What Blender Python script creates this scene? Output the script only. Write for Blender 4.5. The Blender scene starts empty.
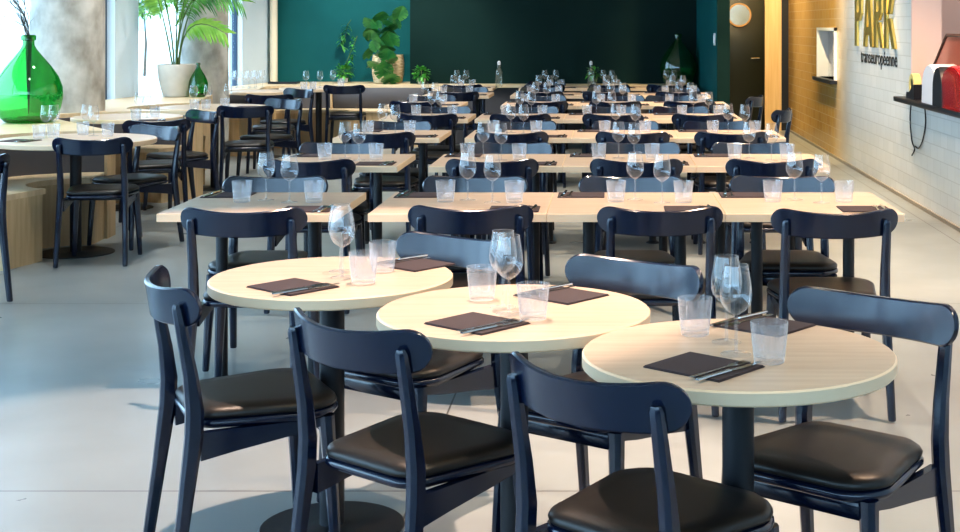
import bpy, math, random
from math import pi, sin, cos, sqrt, atan2, radians
from mathutils import Vector, Matrix
random.seed(7)
scene = bpy.context.scene
COL = scene.collection

# ------------------------------------------------------------------ helpers
F, CX, CY, H = 1400.0, 609.0, 25.0, 1.47          # measured from the photograph
TOP = 0.735                                        # table height

def at(px, py, z=TOP):
    """real-world point on the horizontal plane z measured from the photo"""
    y = F * (H - z) / (py - CY)
    return ((px - CX) * y / F, y)

class MB:
    def __init__(s):
        s.v, s.f, s.m = [], [], []
    def add(s, vs, fs, m=0):
        b = len(s.v)
        s.v += [tuple(p) for p in vs]
        s.f += [tuple(b + i for i in f) for f in fs]
        s.m += [m] * len(fs)
        return s
    def loops(s, rings, cap0=True, cap1=True, m=0, closed=True):
        n = len(rings[0]); vs = [p for r in rings for p in r]; fs = []
        for k in range(len(rings) - 1):
            for i in range(n if closed else n - 1):
                j = (i + 1) % n
                fs.append((k*n+i, k*n+j, (k+1)*n+j, (k+1)*n+i))
        if cap0: fs.append(tuple(range(n - 1, -1, -1)))
        if cap1: fs.append(tuple((len(rings) - 1) * n + i for i in range(n)))
        return s.add(vs, fs, m)
    def box(s, x0, x1, y0, y1, z0, z1, b=0.0, m=0):
        if b <= 0:
            v = [(x0,y0,z0),(x1,y0,z0),(x1,y1,z0),(x0,y1,z0),(x0,y0,z1),(x1,y0,z1),(x1,y1,z1),(x0,y1,z1)]
            return s.add(v, [(3,2,1,0),(4,5,6,7),(0,1,5,4),(1,2,6,5),(2,3,7,6),(3,0,4,7)], m)
        def ring(z, i):
            c = b
            return [(x0+i+c,y0+i,z),(x1-i-c,y0+i,z),(x1-i,y0+i+c,z),(x1-i,y1-i-c,z),(x1-i-c,y1-i,z),(x0+i+c,y1-i,z),(x0+i,y1-i-c,z),(x0+i,y0+i+c,z)]
        return s.loops([ring(z0,b*.7),ring(z0+b,0),ring(z1-b,0),ring(z1,b*.7)], m=m)
    def lathe(s, prof, n=24, c=(0,0,0), cap0=False, cap1=False, m=0):
        rings = [[(c[0]+r*cos(2*pi*i/n), c[1]+r*sin(2*pi*i/n), c[2]+z) for i in range(n)] for r, z in prof]
        return s.loops(rings, cap0, cap1, m)
    def tube(s, pts, r, n=8, m=0):
        pts = [Vector(p) for p in pts]; rings = []
        rr = r if isinstance(r, (list, tuple)) else [r]*len(pts)
        for k, p in enumerate(pts):
            d = (pts[min(k+1,len(pts)-1)] - pts[max(k-1,0)]).normalized()
            a = d.cross(Vector((0,0,1)))
            if a.length < .05: a = d.cross(Vector((0,1,0)))
            a.normalize(); b = d.cross(a).normalized()
            rings.append([tuple(p + a*rr[k]*cos(2*pi*i/n) + b*rr[k]*sin(2*pi*i/n)) for i in range(n)])
        return s.loops(rings, m=m)
    def post(s, pts, m=0):
        """pts: (x,y,z,wx,wy) - rounded rectangular section in horizontal planes"""
        rings = []
        for x,y,z,wx,wy in pts:
            c = min(wx,wy)*.28; a, b = wx/2, wy/2
            rings.append([(x-a+c,y-b,z),(x+a-c,y-b,z),(x+a,y-b+c,z),(x+a,y+b-c,z),(x+a-c,y+b,z),(x-a+c,y+b,z),(x-a,y+b-c,z),(x-a,y-b+c,z)])
        return s.loops(rings, m=m)
    def prism(s, poly, z0, z1, m=0):
        return s.loops([[(x,y,z0) for x,y in poly],[(x,y,z1) for x,y in poly]], m=m)
    def mesh(s, name, mats, ang=40, smooth=True):
        me = bpy.data.meshes.new(name)
        me.from_pydata(s.v, [], s.f)
        if not isinstance(mats, (list, tuple)): mats = [mats]
        for mt in mats: me.materials.append(mt)
        me.polygons.foreach_set('material_index', s.m)
        me.polygons.foreach_set('use_smooth', [smooth]*len(s.f))
        me.update()
        import bmesh
        bm = bmesh.new(); bm.from_mesh(me)
        bmesh.ops.recalc_face_normals(bm, faces=bm.faces)
        bm.to_mesh(me); bm.free()
        if smooth: me.set_sharp_from_angle(angle=radians(ang))
        return me

def put(name, me, parent=None, loc=(0,0,0), rot=(0,0,0), **p):
    o = bpy.data.objects.new(name, me); COL.objects.link(o)
    o.parent = parent; o.location = loc; o.rotation_euler = rot
    for k, v in p.items(): o[k] = v
    return o
def tag(o, label, cat, group=None):
    o['label'] = label; o['category'] = cat
    if group: o['group'] = group
    return o
def thing(name, label, cat, loc=(0,0,0), rotz=0, group=None):
    o = bpy.data.objects.new(name, None); COL.objects.link(o)
    o.empty_display_size = .1
    o.location = loc; o.rotation_euler = (0,0,rotz)
    return tag(o, label, cat, group)
def struct(name, mb, mats, **k):
    o = put(name, mb.mesh(name, mats, **k)); o['kind'] = 'structure'; return o
def heading(fx, fy): return atan2(-fx, fy)

# ------------------------------------------------------------------ materials
def mat(name, col, rough=.5, metal=0, spec=.5, coat=0, trans=0):
    m = bpy.data.materials.new(name); m.use_nodes = True
    b = m.node_tree.nodes['Principled BSDF']
    b.inputs['Base Color'].default_value = (*col, 1); b.inputs['Roughness'].default_value = rough
    b.inputs['Metallic'].default_value = metal; b.inputs['Specular IOR Level'].default_value = spec
    b.inputs['Coat Weight'].default_value = coat
    return m
def nd(m, t, **k):
    n = m.node_tree.nodes.new(t)
    for a, v in k.items(): setattr(n, a, v)
    return n
def ln(m, a, b): m.node_tree.links.new(a, b)
def noisy(m, c1, c2, scale=(1,1,1), ns=5, detail=4, lo=.35, hi=.65, bump=0, coord='Object', dist=0.0):
    b = m.node_tree.nodes['Principled BSDF']
    tc = nd(m,'ShaderNodeTexCoord'); mp = nd(m,'ShaderNodeMapping'); mp.inputs['Scale'].default_value = scale
    n = nd(m,'ShaderNodeTexNoise'); n.inputs['Scale'].default_value = ns; n.inputs['Detail'].default_value = detail
    n.inputs['Distortion'].default_value = dist
    r = nd(m,'ShaderNodeValToRGB'); r.color_ramp.elements[0].position = lo; r.color_ramp.elements[1].position = hi
    r.color_ramp.elements[0].color = (*c1,1); r.color_ramp.elements[1].color = (*c2,1)
    ln(m, tc.outputs[coord], mp.inputs[0]); ln(m, mp.outputs[0], n.inputs['Vector']); ln(m, n.outputs['Fac'], r.inputs[0])
    ln(m, r.outputs[0], b.inputs['Base Color'])
    if bump:
        bp = nd(m,'ShaderNodeBump'); bp.inputs['Strength'].default_value = bump; bp.inputs['Distance'].default_value = .01
        ln(m, n.outputs['Fac'], bp.inputs['Height']); ln(m, bp.outputs[0], b.inputs['Normal'])
    return m, r

M = {}
M['navy'] = mat('navy_lacquered_wood', (.003,.0085,.028), .20, spec=.75)
M['leather'] = mat('black_leather', (.016,.013,.0115), .38, spec=.45)
M['oak'] = noisy(mat('pale_oak_top', (.6,.45,.3), .38, spec=.4), (.47,.355,.265), (.55,.435,.335), (1.2,16,16), 3, 5, .3,.7)[0]
M['edge'] = mat('pale_edge_band', (.74,.56,.38), .45)
M['black'] = mat('black_powder_coat', (.011,.013,.018), .42)
M['napkin'] = noisy(mat('charcoal_napkin', (.04,.035,.04), .9, spec=.2), (.055,.042,.045), (.075,.058,.06), (1,1,1), 400, 2)[0]
M['steel'] = mat('cutlery_steel', (.55,.55,.55), .18, 1)
M['bench'] = noisy(mat('bench_plywood', (.6,.45,.3), .5), (.50,.36,.20), (.60,.45,.27), (10,10,.8), 3, 5)[0]
M['benchtop'] = noisy(mat('bench_ply_top', (.6,.45,.3), .4), (.60,.46,.29), (.70,.55,.36), (2,12,2), 2, 4)[0]
M['cushion'] = mat('grey_back_cushion', (.075,.075,.085), .7)
M['teal'] = noisy(mat('lit_green_wall_paint', (0,.1,.1), .55, spec=.2), (.004,.085,.090), (.006,.100,.104), (1,1,1), 1.5, 2)[0]  # same dark green wall paint, window light put into its brighter teal
M['dark'] = noisy(mat('dark_green_wall_paint', (0,.03,.03), .6, spec=.15), (.003,.019,.017), (.005,.024,.021), (1,1,1), 1.2, 2)[0]
M['door'] = mat('dark_door_paint', (.012,.016,.010), .4)
M['doorwood'] = noisy(mat('pale_door_frame_wood', (.7,.5,.3), .5), (.62,.42,.20), (.72,.52,.28), (12,12,.6), 2, 4)[0]
M['conc'] = noisy(mat('column_concrete', (.4,.38,.34), .75), (.27,.255,.22), (.56,.55,.51), (1.2,1.2,.9), 4.5, 10, .32,.66, bump=.4)[0]
M['ceil'] = mat('ceiling_paint', (.62,.62,.60), .9)
M['white'] = mat('white_window_paint', (.75,.78,.80), .5)
M['paleblue'] = mat('pale_blue_window_frame', (.66,.78,.88), .45)
M['mull'] = mat('dark_blue_mullion', (.03,.07,.13), .45)
M['cream'] = mat('cream_pipe_paint', (.72,.66,.52), .5)
M['pot'] = noisy(mat('pale_clay_pot', (.55,.5,.43), .8), (.50,.46,.40), (.58,.54,.47), (1,1,1), 6, 3)[0]
M['soil'] = mat('potting_soil', (.03,.02,.014), .95)
M['stem'] = mat('green_stem', (.10,.16,.05), .6)
M['leaf'] = noisy(mat('palm_leaf', (.1,.3,.05), .45), (.035,.14,.025), (.14,.36,.05), (1,1,1), 6, 2)[0]
M['leaflight'] = noisy(mat('light_leaf', (.2,.4,.05), .5), (.16,.38,.04), (.32,.55,.08), (1,1,1), 9, 2)[0]
M['monstera'] = noisy(mat('monstera_leaf', (.02,.15,.05), .35), (.025,.17,.055), (.12,.38,.09), (1,1,1), 6, 2)[0]
M['herb'] = noisy(mat('herb_leaf', (.05,.3,.04), .5), (.03,.20,.03), (.12,.42,.06), (1,1,1), 20, 2)[0]
M['basket'] = noisy(mat('woven_basket', (.6,.45,.3), .85), (.42,.30,.16), (.72,.58,.38), (1,1,6), 14, 3, .4,.6, bump=.4)[0]
M['twig'] = mat('dry_twig', (.05,.045,.04), .85)
M['gold'] = mat('polished_brass_letter', (.86,.66,.22), .36, 1)
M['ink'] = mat('black_letter', (.012,.012,.014), .5)
M['pink'] = mat('pink_hatch_wall', (.70,.50,.42), .8)
M['red'] = mat('red_enamel', (.42,.008,.012), .22, coat=.5)
M['whitepl'] = mat('white_enamel', (.72,.72,.74), .3)
M['tape'] = mat('yellow_tape', (.70,.58,.22), .45)
M['outwhite'] = mat('pale_paving', (.72,.71,.69), .9)
M['trunk'] = mat('tree_bark', (.10,.07,.05), .9)
M['treeleaf'] = noisy(mat('tree_leaf', (.1,.2,.04), .8), (.10,.20,.04), (.25,.38,.10), (1,1,1), 1.2, 3)[0]
M['facade'] = mat('pale_facade', (.78,.76,.72), .9)
M['winpane'] = mat('dark_facade_pane', (.40,.46,.52), .3)

def glassmat(name, tint, gloss=.10, frost_or_glow=0.0, frost_or_glow_col=(.9,.9,.9), edge=(.5,.55,.6), edge_w=.55, refl=.55, rimw=0.0):
    """thin-walled glass: see-through, Fresnel sheen, denser rim with reflected outlines mixed in as white"""
    m = bpy.data.materials.new(name); m.use_nodes = True
    nt = m.node_tree; nt.nodes.clear()
    out = nd(m,'ShaderNodeOutputMaterial')
    lw = nd(m,'ShaderNodeLayerWeight'); lw.inputs['Blend'].default_value = .35
    tr = nd(m,'ShaderNodeBsdfTransparent')
    mixc = nd(m,'ShaderNodeMix', data_type='RGBA')
    mixc.inputs['A'].default_value = (*tint,1); mixc.inputs['B'].default_value = (*edge,1)
    pw = nd(m,'ShaderNodeMath', operation='POWER'); pw.inputs[1].default_value = 3.0
    ln(m, lw.outputs['Facing'], pw.inputs[0])
    mu = nd(m,'ShaderNodeMath', operation='MULTIPLY'); mu.inputs[1].default_value = edge_w
    ln(m, pw.outputs[0], mu.inputs[0]); ln(m, mu.outputs[0], mixc.inputs['Factor'])
    ln(m, mixc.outputs['Result'], tr.inputs['Color'])
    gl = nd(m,'ShaderNodeBsdfGlossy'); gl.inputs['Roughness'].default_value = .02
    a = nd(m,'ShaderNodeMixShader')
    fr = nd(m,'ShaderNodeMath', operation='MULTIPLY_ADD'); fr.inputs[1].default_value = refl; fr.inputs[2].default_value = gloss
    fr.use_clamp = True
    ln(m, pw.outputs[0], fr.inputs[0]); ln(m, fr.outputs[0], a.inputs[0])
    ln(m, tr.outputs[0], a.inputs[1]); ln(m, gl.outputs[0], a.inputs[2])
    last = a
    if frost_or_glow > 0:
        df = nd(m,'ShaderNodeBsdfDiffuse'); df.inputs['Color'].default_value = (*frost_or_glow_col,1)
        tl = nd(m,'ShaderNodeBsdfTranslucent'); tl.inputs['Color'].default_value = (*frost_or_glow_col,1)
        b = nd(m,'ShaderNodeMixShader'); b.inputs[0].default_value = .5
        ln(m, df.outputs[0], b.inputs[1]); ln(m, tl.outputs[0], b.inputs[2])
        c = nd(m,'ShaderNodeMixShader')
        tc = nd(m,'ShaderNodeTexCoord'); mp = nd(m,'ShaderNodeMapping'); mp.inputs['Scale'].default_value = (60,60,6)
        n = nd(m,'ShaderNodeTexNoise'); n.inputs['Scale'].default_value = 2.2
        ln(m, tc.outputs['Object'], mp.inputs[0]); ln(m, mp.outputs[0], n.inputs['Vector'])
        sp = nd(m,'ShaderNodeSeparateXYZ'); ln(m, tc.outputs['Object'], sp.inputs[0])
        zr = nd(m,'ShaderNodeMapRange'); zr.inputs['From Min'].default_value = .0; zr.inputs['From Max'].default_value = .085
        zr.inputs['To Min'].default_value = frost_or_glow*2.6; zr.inputs['To Max'].default_value = frost_or_glow*1.1; ln(m, sp.outputs['Z'], zr.inputs['Value'])
        k = nd(m,'ShaderNodeMath', operation='MULTIPLY'); ln(m, zr.outputs[0], k.inputs[1])
        ln(m, n.outputs['Fac'], k.inputs[0])
        rw_ = nd(m,'ShaderNodeMath', operation='MULTIPLY_ADD'); rw_.inputs[1].default_value = rimw; rw_.use_clamp = True  # white mixed in at grazing rims, imitating bright reflected outlines
        ln(m, pw.outputs[0], rw_.inputs[0]); ln(m, k.outputs[0], rw_.inputs[2]); ln(m, rw_.outputs[0], c.inputs[0])
        ln(m, a.outputs[0], c.inputs[1]); ln(m, b.outputs[0], c.inputs[2]); last = c
    ln(m, last.outputs[0], out.inputs['Surface'])
    return m
M['glass'] = glassmat('wine_glass_crystal', (.97,.975,.98), .09, edge=(.55,.58,.62), edge_w=.8, refl=.95, frost_or_glow=.022, rimw=.55)
M['foot'] = glassmat('wine_glass_foot_crystal', (.985,.985,.985), .05, edge=(.70,.72,.75), edge_w=.6, refl=.5, frost_or_glow=.08, rimw=.3)  # white frost puts the light focused in the foot into its colour
M['tumbler'] = glassmat('ribbed_frosted_glass', (.96,.96,.97), .06, frost_or_glow=.12, rimw=.4)
M['pane'] = glassmat('window_glass', (.97,.985,.99), .03, edge=(.9,.95,.95), edge_w=.2)
M['greenglass'] = glassmat('green_bottle_glass', (.13,.60,.20), .09, edge=(.01,.20,.05), edge_w=.9)
M['darkgreenglass'] = glassmat('dark_green_bottle_glass', (.05,.36,.10), .12, edge=(.01,.16,.04), edge_w=.9, frost_or_glow=.20, frost_or_glow_col=(.02,.40,.09))  # green frost paints a glow into the dark glass
M['bottle'] = glassmat('clear_bottle_glass', (.93,.95,.92), .10, frost_or_glow=.12, frost_or_glow_col=(.85,.82,.7))
M['screen'] = glassmat('tinted_screen_glass', (.92,.70,.62), .12)

# floor: polished concrete slabs with thin joints
def floor_mat():
    m = mat('polished_concrete_floor', (.4,.4,.4), .3, spec=.5)
    b = m.node_tree.nodes['Principled BSDF']
    _, r = noisy(m, (.235,.262,.268), (.315,.345,.348), (1,1,1), 1.3, 7, .25, .75)
    tc = nd(m,'ShaderNodeTexCoord'); sp = nd(m,'ShaderNodeSeparateXYZ'); ln(m, tc.outputs['Object'], sp.inputs[0])
    masks = []
    for ax, off in (('X', -.612), ('Y', 4.416)):
        s = nd(m,'ShaderNodeMath', operation='SUBTRACT'); s.inputs[1].default_value = off - 1.485
        ln(m, sp.outputs[ax], s.inputs[0])
        w = nd(m,'ShaderNodeMath', operation='PINGPONG'); w.inputs[1].default_value = 1.485
        ln(m, s.outputs[0], w.inputs[0])
        g = nd(m,'ShaderNodeMath', operation='GREATER_THAN'); g.inputs[1].default_value = 1.485 - .0035
        ln(m, w.outputs[0], g.inputs[0]); masks.append(g)
    mx = nd(m,'ShaderNodeMath', operation='MAXIMUM'); ln(m, masks[0].outputs[0], mx.inputs[0]); ln(m, masks[1].outputs[0], mx.inputs[1])
    mix = nd(m,'ShaderNodeMix', data_type='RGBA'); mix.inputs['B'].default_value = (.07,.07,.07,1)
    ln(m, mx.outputs[0], mix.inputs['Factor']); ln(m, r.outputs[0], mix.inputs['A'])
    ln(m, mix.outputs['Result'], b.inputs['Base Color'])
    n = nd(m,'ShaderNodeTexNoise'); n.inputs['Scale'].default_value = 2.5; n.inputs['Detail'].default_value = 5
    ln(m, tc.outputs['Object'], n.inputs['Vector'])
    rr = nd(m,'ShaderNodeMapRange'); rr.inputs['To Min'].default_value = .22; rr.inputs['To Max'].default_value = .40
    ln(m, n.outputs['Fac'], rr.inputs['Value']); ln(m, rr.outputs[0], b.inputs['Roughness'])
    return m
M['floor'] = floor_mat()

def tile_mat():
    m = mat('glazed_wall_tile', (.6,.6,.6), .22, spec=.5)
    b = m.node_tree.nodes['Principled BSDF']
    tc = nd(m,'ShaderNodeTexCoord'); sp = nd(m,'ShaderNodeSeparateXYZ'); ln(m, tc.outputs['Object'], sp.inputs[0])
    cb = nd(m,'ShaderNodeCombineXYZ'); ln(m, sp.outputs['Y'], cb.inputs['X']); ln(m, sp.outputs['Z'], cb.inputs['Y'])
    br = nd(m,'ShaderNodeTexBrick'); br.offset = 0.5
    br.inputs['Scale'].default_value = 1; br.inputs['Brick Width'].default_value = .22; br.inputs['Row Height'].default_value = .11
    br.inputs['Mortar Size'].default_value = .004; br.inputs['Color1'].default_value = (.68,.69,.67,1); br.inputs['Color2'].default_value = (.73,.735,.715,1)
    br.inputs['Mortar'].default_value = (.60,.60,.575,1); ln(m, cb.outputs[0], br.inputs['Vector'])
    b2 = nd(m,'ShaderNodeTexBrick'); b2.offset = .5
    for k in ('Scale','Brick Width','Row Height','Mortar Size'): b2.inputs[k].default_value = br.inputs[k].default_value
    b2.inputs['Color1'].default_value = (.46,.27,.06,1); b2.inputs['Color2'].default_value = (.52,.32,.08,1); b2.inputs['Mortar'].default_value = (.60,.44,.20,1)  # warm gold reflection on the far tiles, put into their base colour
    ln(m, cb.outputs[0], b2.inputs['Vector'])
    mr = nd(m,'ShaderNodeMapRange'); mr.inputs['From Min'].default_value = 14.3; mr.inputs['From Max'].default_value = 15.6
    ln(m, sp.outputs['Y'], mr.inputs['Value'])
    n = nd(m,'ShaderNodeTexNoise'); n.inputs['Scale'].default_value = 1.6
    ln(m, tc.outputs['Object'], n.inputs['Vector'])
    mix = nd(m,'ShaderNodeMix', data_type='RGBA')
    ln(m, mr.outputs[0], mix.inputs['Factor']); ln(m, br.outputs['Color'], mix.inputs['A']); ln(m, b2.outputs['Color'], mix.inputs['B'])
    ln(m, mix.outputs['Result'], b.inputs['Base Color'])
    bp = nd(m,'ShaderNodeBump'); bp.inputs['Strength'].default_value = .25; bp.inputs['Distance'].default_value = .004; bp.invert = True
    ln(m, br.outputs['Fac'], bp.inputs['Height']); ln(m, bp.outputs[0], b.inputs['Normal'])
    return m
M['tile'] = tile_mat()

# ------------------------------------------------------------------ room shell
def W(y): return -5.0 + .136*(y - 14.3)            # line of the window wall
CE = 4.0
struct('floor', MB().box(-6.9, 6.0, -4.0, 20.2, -.12, 0), M['floor'], smooth=False)
struct('ceiling', MB().box(-7.2, 6.0, -4.0, 20.2, CE, CE+.12), M['ceil'], smooth=False)
struct('wall_back', MB().box(-4.6, -2.5, 18.2, 18.35, 0, CE), M['teal'], smooth=False)
struct('wall_back_dark', MB().box(-2.5, 1.1, 17.6, 18.35, 0, CE), M['dark'], smooth=False)
struct('wall_return', MB().prism([(1.1,17.6),(1.2,15.5),(1.33,15.5),(1.33,19.5),(1.1,19.5)], 0, CE), [M['teal']], smooth=False)
struct('trim_return_end', MB().box(1.195, 1.335, 15.47, 15.5, 0, CE), [M['dark']], smooth=False)
struct('wall_back_door', MB().box(1.33, 3.2, 19.6, 19.75, 0, CE), M['dark'], smooth=False)
# right wall with pass-through window and serving hatch
rw = MB()
def rwbox(y0,y1,z0,z1): rw.box(2.5, 2.72, y0, y1, z0, z1)
rwbox(16.67,19.6,0,CE); rwbox(15.35,16.67,0,.86); rwbox(15.35,16.67,1.44,CE); rwbox(11.55,15.35,0,CE)
rwbox(8.2,11.55,0,.86); rwbox(8.2,11.55,2.3,CE); rwbox(-4,8.2,0,CE)
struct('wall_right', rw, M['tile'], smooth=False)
struct('trim_base', MB().box(2.485, 2.5, -4, 19.6, 0, .03), mat('wall_base_strip',(.30,.27,.22),.6), smooth=False)  # thin grey-brown strip along the foot of the right wall
struct('wall_hatch_room', MB().box(4.3, 4.4, 6.0, 18.5, 0, CE), M['pink'], smooth=False)
struct('wall_hatch_end', MB().box(2.72, 4.3, 12.2, 12.3, 0, CE), M['pink'], smooth=False)
struct('wall_hatch_far', MB().box(2.72, 4.3, 17.6, 17.7, 0, CE), M['whitepl'], smooth=False)
# pass-through window (frame, pane, sill)
wn = bpy.data.objects.new('window_5', None); COL.objects.link(wn); wn['kind'] = 'structure'
fb = MB(); t = .035
fb.box(2.47,2.74,15.35,15.35+t,.86,1.44).box(2.47,2.74,16.67-t,16.67,.86,1.44).box(2.47,2.74,15.35,16.67,1.44-t,1.44)
put('window_frame', fb.mesh('window_frame', M['white'], smooth=False), wn)
put('window_sill', MB().box(2.42,2.74,15.33,16.69,.82,.86).mesh('window_sill', M['black'], smooth=False), wn)
put('pane', MB().box(2.60,2.606,15.385,16.635,.86,1.405).mesh('pane', M['pane'], smooth=False), wn)
# door
dr = bpy.data.objects.new('door_1', None); COL.objects.link(dr); dr['kind'] = 'structure'
put('door_panel', MB().box(1.42,2.17,19.52,19.57,.01,2.25,.004).mesh('door_panel', M['door']), dr)
ring = MB(); n = 32; rings = []
for a in range(n):
    u = 2*pi*a/n
    rings.append([(1.815+ (.145+dx)*cos(u), 19.50+dy, 1.61+(.145+dx)*sin(u)) for dx,dy in ((0,-.02),(.022,-.02),(.022,.03),(0,.03))])
rings.append(rings[0])
pf = put('porthole_frame', ring.loops(rings, False, False).mesh('porthole_frame', mat('porthole_ring_wood',(.42,.24,.09),.45)), dr)
put('porthole_pane', MB().loops([[(1.815+.147*cos(2*pi*i/n), y, 1.61+.147*sin(2*pi*i/n)) for i in range(n)] for y in (19.495,19.505)]).mesh('porthole_pane', mat('porthole_mirror_glass',(.45,.36,.25),.12,1)), dr)
put('door_handle', MB().tube([(2.09,19.52,1.01),(2.09,19.46,1.01),(1.97,19.45,1.01)], .012).mesh('door_handle', M['steel']), dr)
struct('trim_door', MB().box(2.17,2.40,19.48,19.6,0,CE), M['doorwood'], smooth=False)
struct('trim_dark', MB().box(2.40,2.50,19.50,19.6,0,CE), M['black'], smooth=False)

# window wall along the left, slanted; glazing bars at real positions
def wseg(y0, y1, z0, z1, d0, d1):
    """prism following the window line; d = offset into the room"""
    return [(W(y0)+d0,y0),(W(y0)+d1,y0),(W(y1)+d1,y1),(W(y1)+d0,y1)], z0, z1
bays = [(-4.0,-1.0),(-1.0,2.0),(2.0,5.0),(5.0,8.0),(8.0,11.0),(11.0,14.0),(14.5,17.3)]
for i, (y0,y1) in enumerate(bays):
    w = bpy.data.objects.new('window_%d' % (i+6), None); COL.objects.link(w); w['kind'] = 'structure'
    fr = MB()
    fr.prism(*wseg(y0,y0+.06,.0,3.7,-.06,.02)); fr.prism(*wseg(y1-(.02 if i == 6 else .06),y1,.0,3.7,-.06,.0 if i == 6 else .02))
    fr.prism(*wseg(y0,y1,.0,.12,-.06,.02)); fr.prism(*wseg(y0,y1,3.6,3.7,-.06,.02))
    put('window_frame', fr.mesh('window_frame', M['mull'], smooth=False), w)
    put('pane', MB().prism(*wseg(y0+.06,y1-.06,.12,3.6,-.025,-.019)).mesh('pane', M['pane'], smooth=False), w)
struct('trim_head', MB().prism(*wseg(-4,18.4,3.7,CE,-.1,.05)), M['white'], smooth=False)
struct('trim_post', MB().prism(*wseg(14.0,14.5,0,3.7,-.1,.10)), M['paleblue'], smooth=False)
struct('trim_jamb', MB().prism(*wseg(17.3,18.3,0,3.7,-.1,.06)), M['paleblue'], smooth=False)
# wall behind the camera: solid below, high windows above
struct('wall_front', MB().box(-7.2,2.72,-4.12,-4.0,0,1.35), M['dark'], smooth=False)
for i, (x0,x1) in enumerate([(-7.2,-4.6),(-4.6,-2.0),(-2.0,.6),(.6,2.6)]):
    w = bpy.data.objects.new('window_%d' % (i+20), None); COL.objects.link(w); w['kind'] = 'structure'
    fr = MB().box(x0,x0+.06,-4.06,-3.98,1.35,3.7).box(x1-.06,x1,-4.06,-3.98,1.35,3.7).box(x0,x1,-4.06,-3.98,1.35,1.42).box(x0,x1,-4.06,-3.98,3.6,3.7)
    put('window_frame', fr.mesh('window_frame', M['mull'], smooth=False), w)
    put('pane', MB().box(x0+.06,x1-.06,-4.03,-4.024,1.42,3.6).mesh('pane', M['pane'], smooth=False), w)
struct('trim_front_head', MB().box(-7.2,2.7,-4.1,-3.95,3.7,CE), M['white'], smooth=False)
struct('column_near', MB().lathe([(.304,0),(.304,CE)], 40, (-4.64,12.0,0)), M['conc'])
struct('column_far', MB().lathe([(.257,0),(.257,CE)], 40, (-4.34,15.0,0)), M['conc'])
struct('trim_pipe', MB().lathe([(.05,0),(.05,CE)], 20, (-4.33,18.08,0)), M['cream'])

# ------------------------------------------------------------------ banquette: niches round the big tables
R = {1:(-3.44,9.03), 2:(-3.87,11.25), 3:(-3.55,12.6), 4:(-3.85,15.6), 5:(-3.40,16.4)}
RT = {1:.5, 2:.43, 3:.48, 4:.38, 5:.457}
ARC = {1:(255,93,.30,.75), 2:(170,60,.32,.75), 3:(200,120,.32,.75), 4:(170,110,.26,.50), 5:(150,90,.45,.85)}
def arc(c, r, a0, a1, n=14):
    return [(c[0]+r*cos(radians(a0+(a1-a0)*i/n)), c[1]+r*sin(radians(a0+(a1-a0)*i/n))) for i in range(n+1)]
front = []
for k in range(1,6):
    a0,a1,ri,ro = ARC[k]; front += arc(R[k], ro, a0, a1)
LED_END = 1.08
ledge = [(W(7.6)+.06,7.6),(-3.9,7.6)] + front + [(-3.2,17.2),(LED_END,17.2),(LED_END,17.6),(-2.5,17.6),(-2.5,18.2),(W(18.2)+.12,18.2)]
def poly_mesh(poly, z0, z1):
    from mathutils.geometry import tessellate_polygon
    n_ = len(poly); tris = tessellate_polygon([[Vector((x,y,0)) for x,y in poly]])
    mb = MB(); vs = [(x,y,z1) for x,y in poly] + [(x,y,z0) for x,y in poly]
    fs = [tuple(t) for t in tris] + [tuple(n_+i for i in t[::-1]) for t in tris] + [(i,(i+1)%n_,n_+(i+1)%n_,n_+i) for i in range(n_)]
    mb.add(vs, fs); return mb.mesh('ledge', [], smooth=False)
lm = poly_mesh(ledge, .70, .733); lm.materials.append(M['benchtop'])
put('trim_ledge', lm, kind='structure')
names = {1:'first niche, nearest to the camera', 2:'second niche', 3:'third niche beside the clay pot', 4:'fourth niche past the far column', 5:'corner niche below the monstera'}
for k in range(1,6):
    a0,a1,ri,ro = ARC[k]; c = R[k]
    b = thing('banquette', 'curved plywood bench with dark grey back in the ' + names[k], 'bench', (c[0],c[1],0), 0, 'curved banquettes along the windows')
    o = (0,0)
    inner, outer = arc(o,ri+.03,a0,a1), arc(o,ro-.06,a0,a1)
    put('bench_base', MB().prism(inner+outer[::-1], 0, .415).mesh('bench_base', M['bench'], smooth=False), b)
    put('seat', MB().prism(arc(o,ri,a0,a1)+arc(o,ro-.055,a0,a1)[::-1], .415, .45).mesh('seat', M['benchtop'], smooth=False), b)
    put('backrest', MB().prism(arc(o,ro-.055,a0,a1)+arc(o,ro+.01,a0,a1)[::-1], .45, .70).mesh('backrest', M['cushion']), b)
    for a in ((a0,a1) if k > 1 else (a1,)):
        e0, e1 = radians(a), radians(a + (2.5 if a == a0 else -2.5))
        sgn = 1 if a == a1 else -1
        d = (-sin(radians(a))*.02*(-1 if a==a0 else 1)*-1, cos(radians(a))*.02*(-1 if a==a0 else 1)*-1)
        p = [(ro*.80*cos(radians(a)), ro*.80*sin(radians(a))), ((ro+.04)*cos(radians(a)), (ro+.04)*sin(radians(a)))]
        put('end_panel', MB().prism([p[0],p[1],(p[1][0]+d[0],p[1][1]+d[1]),(p[0][0]+d[0],p[0][1]+d[1])], 0, .70).mesh('end_panel', M['bench'], smooth=False), b)
# straight stretch of bench along the back wall
b = thing('banquette', 'straight plywood bench with dark grey back along the green wall', 'bench', (-2.8,16.95,0), 0, 'curved banquettes along the windows')
put('bench_base', MB().box(-.58,.52,-.10,.22,0,.415).mesh('bench_base', M['bench'], smooth=False), b)
put('seat', MB().box(-.58,.54,-.13,.23,.415,.45,.004).mesh('seat', M['benchtop']), b)
put('backrest', MB().box(-.58,.54,.17,.25,.45,.70,.01).mesh('backrest', M['cushion']), b)
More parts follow.
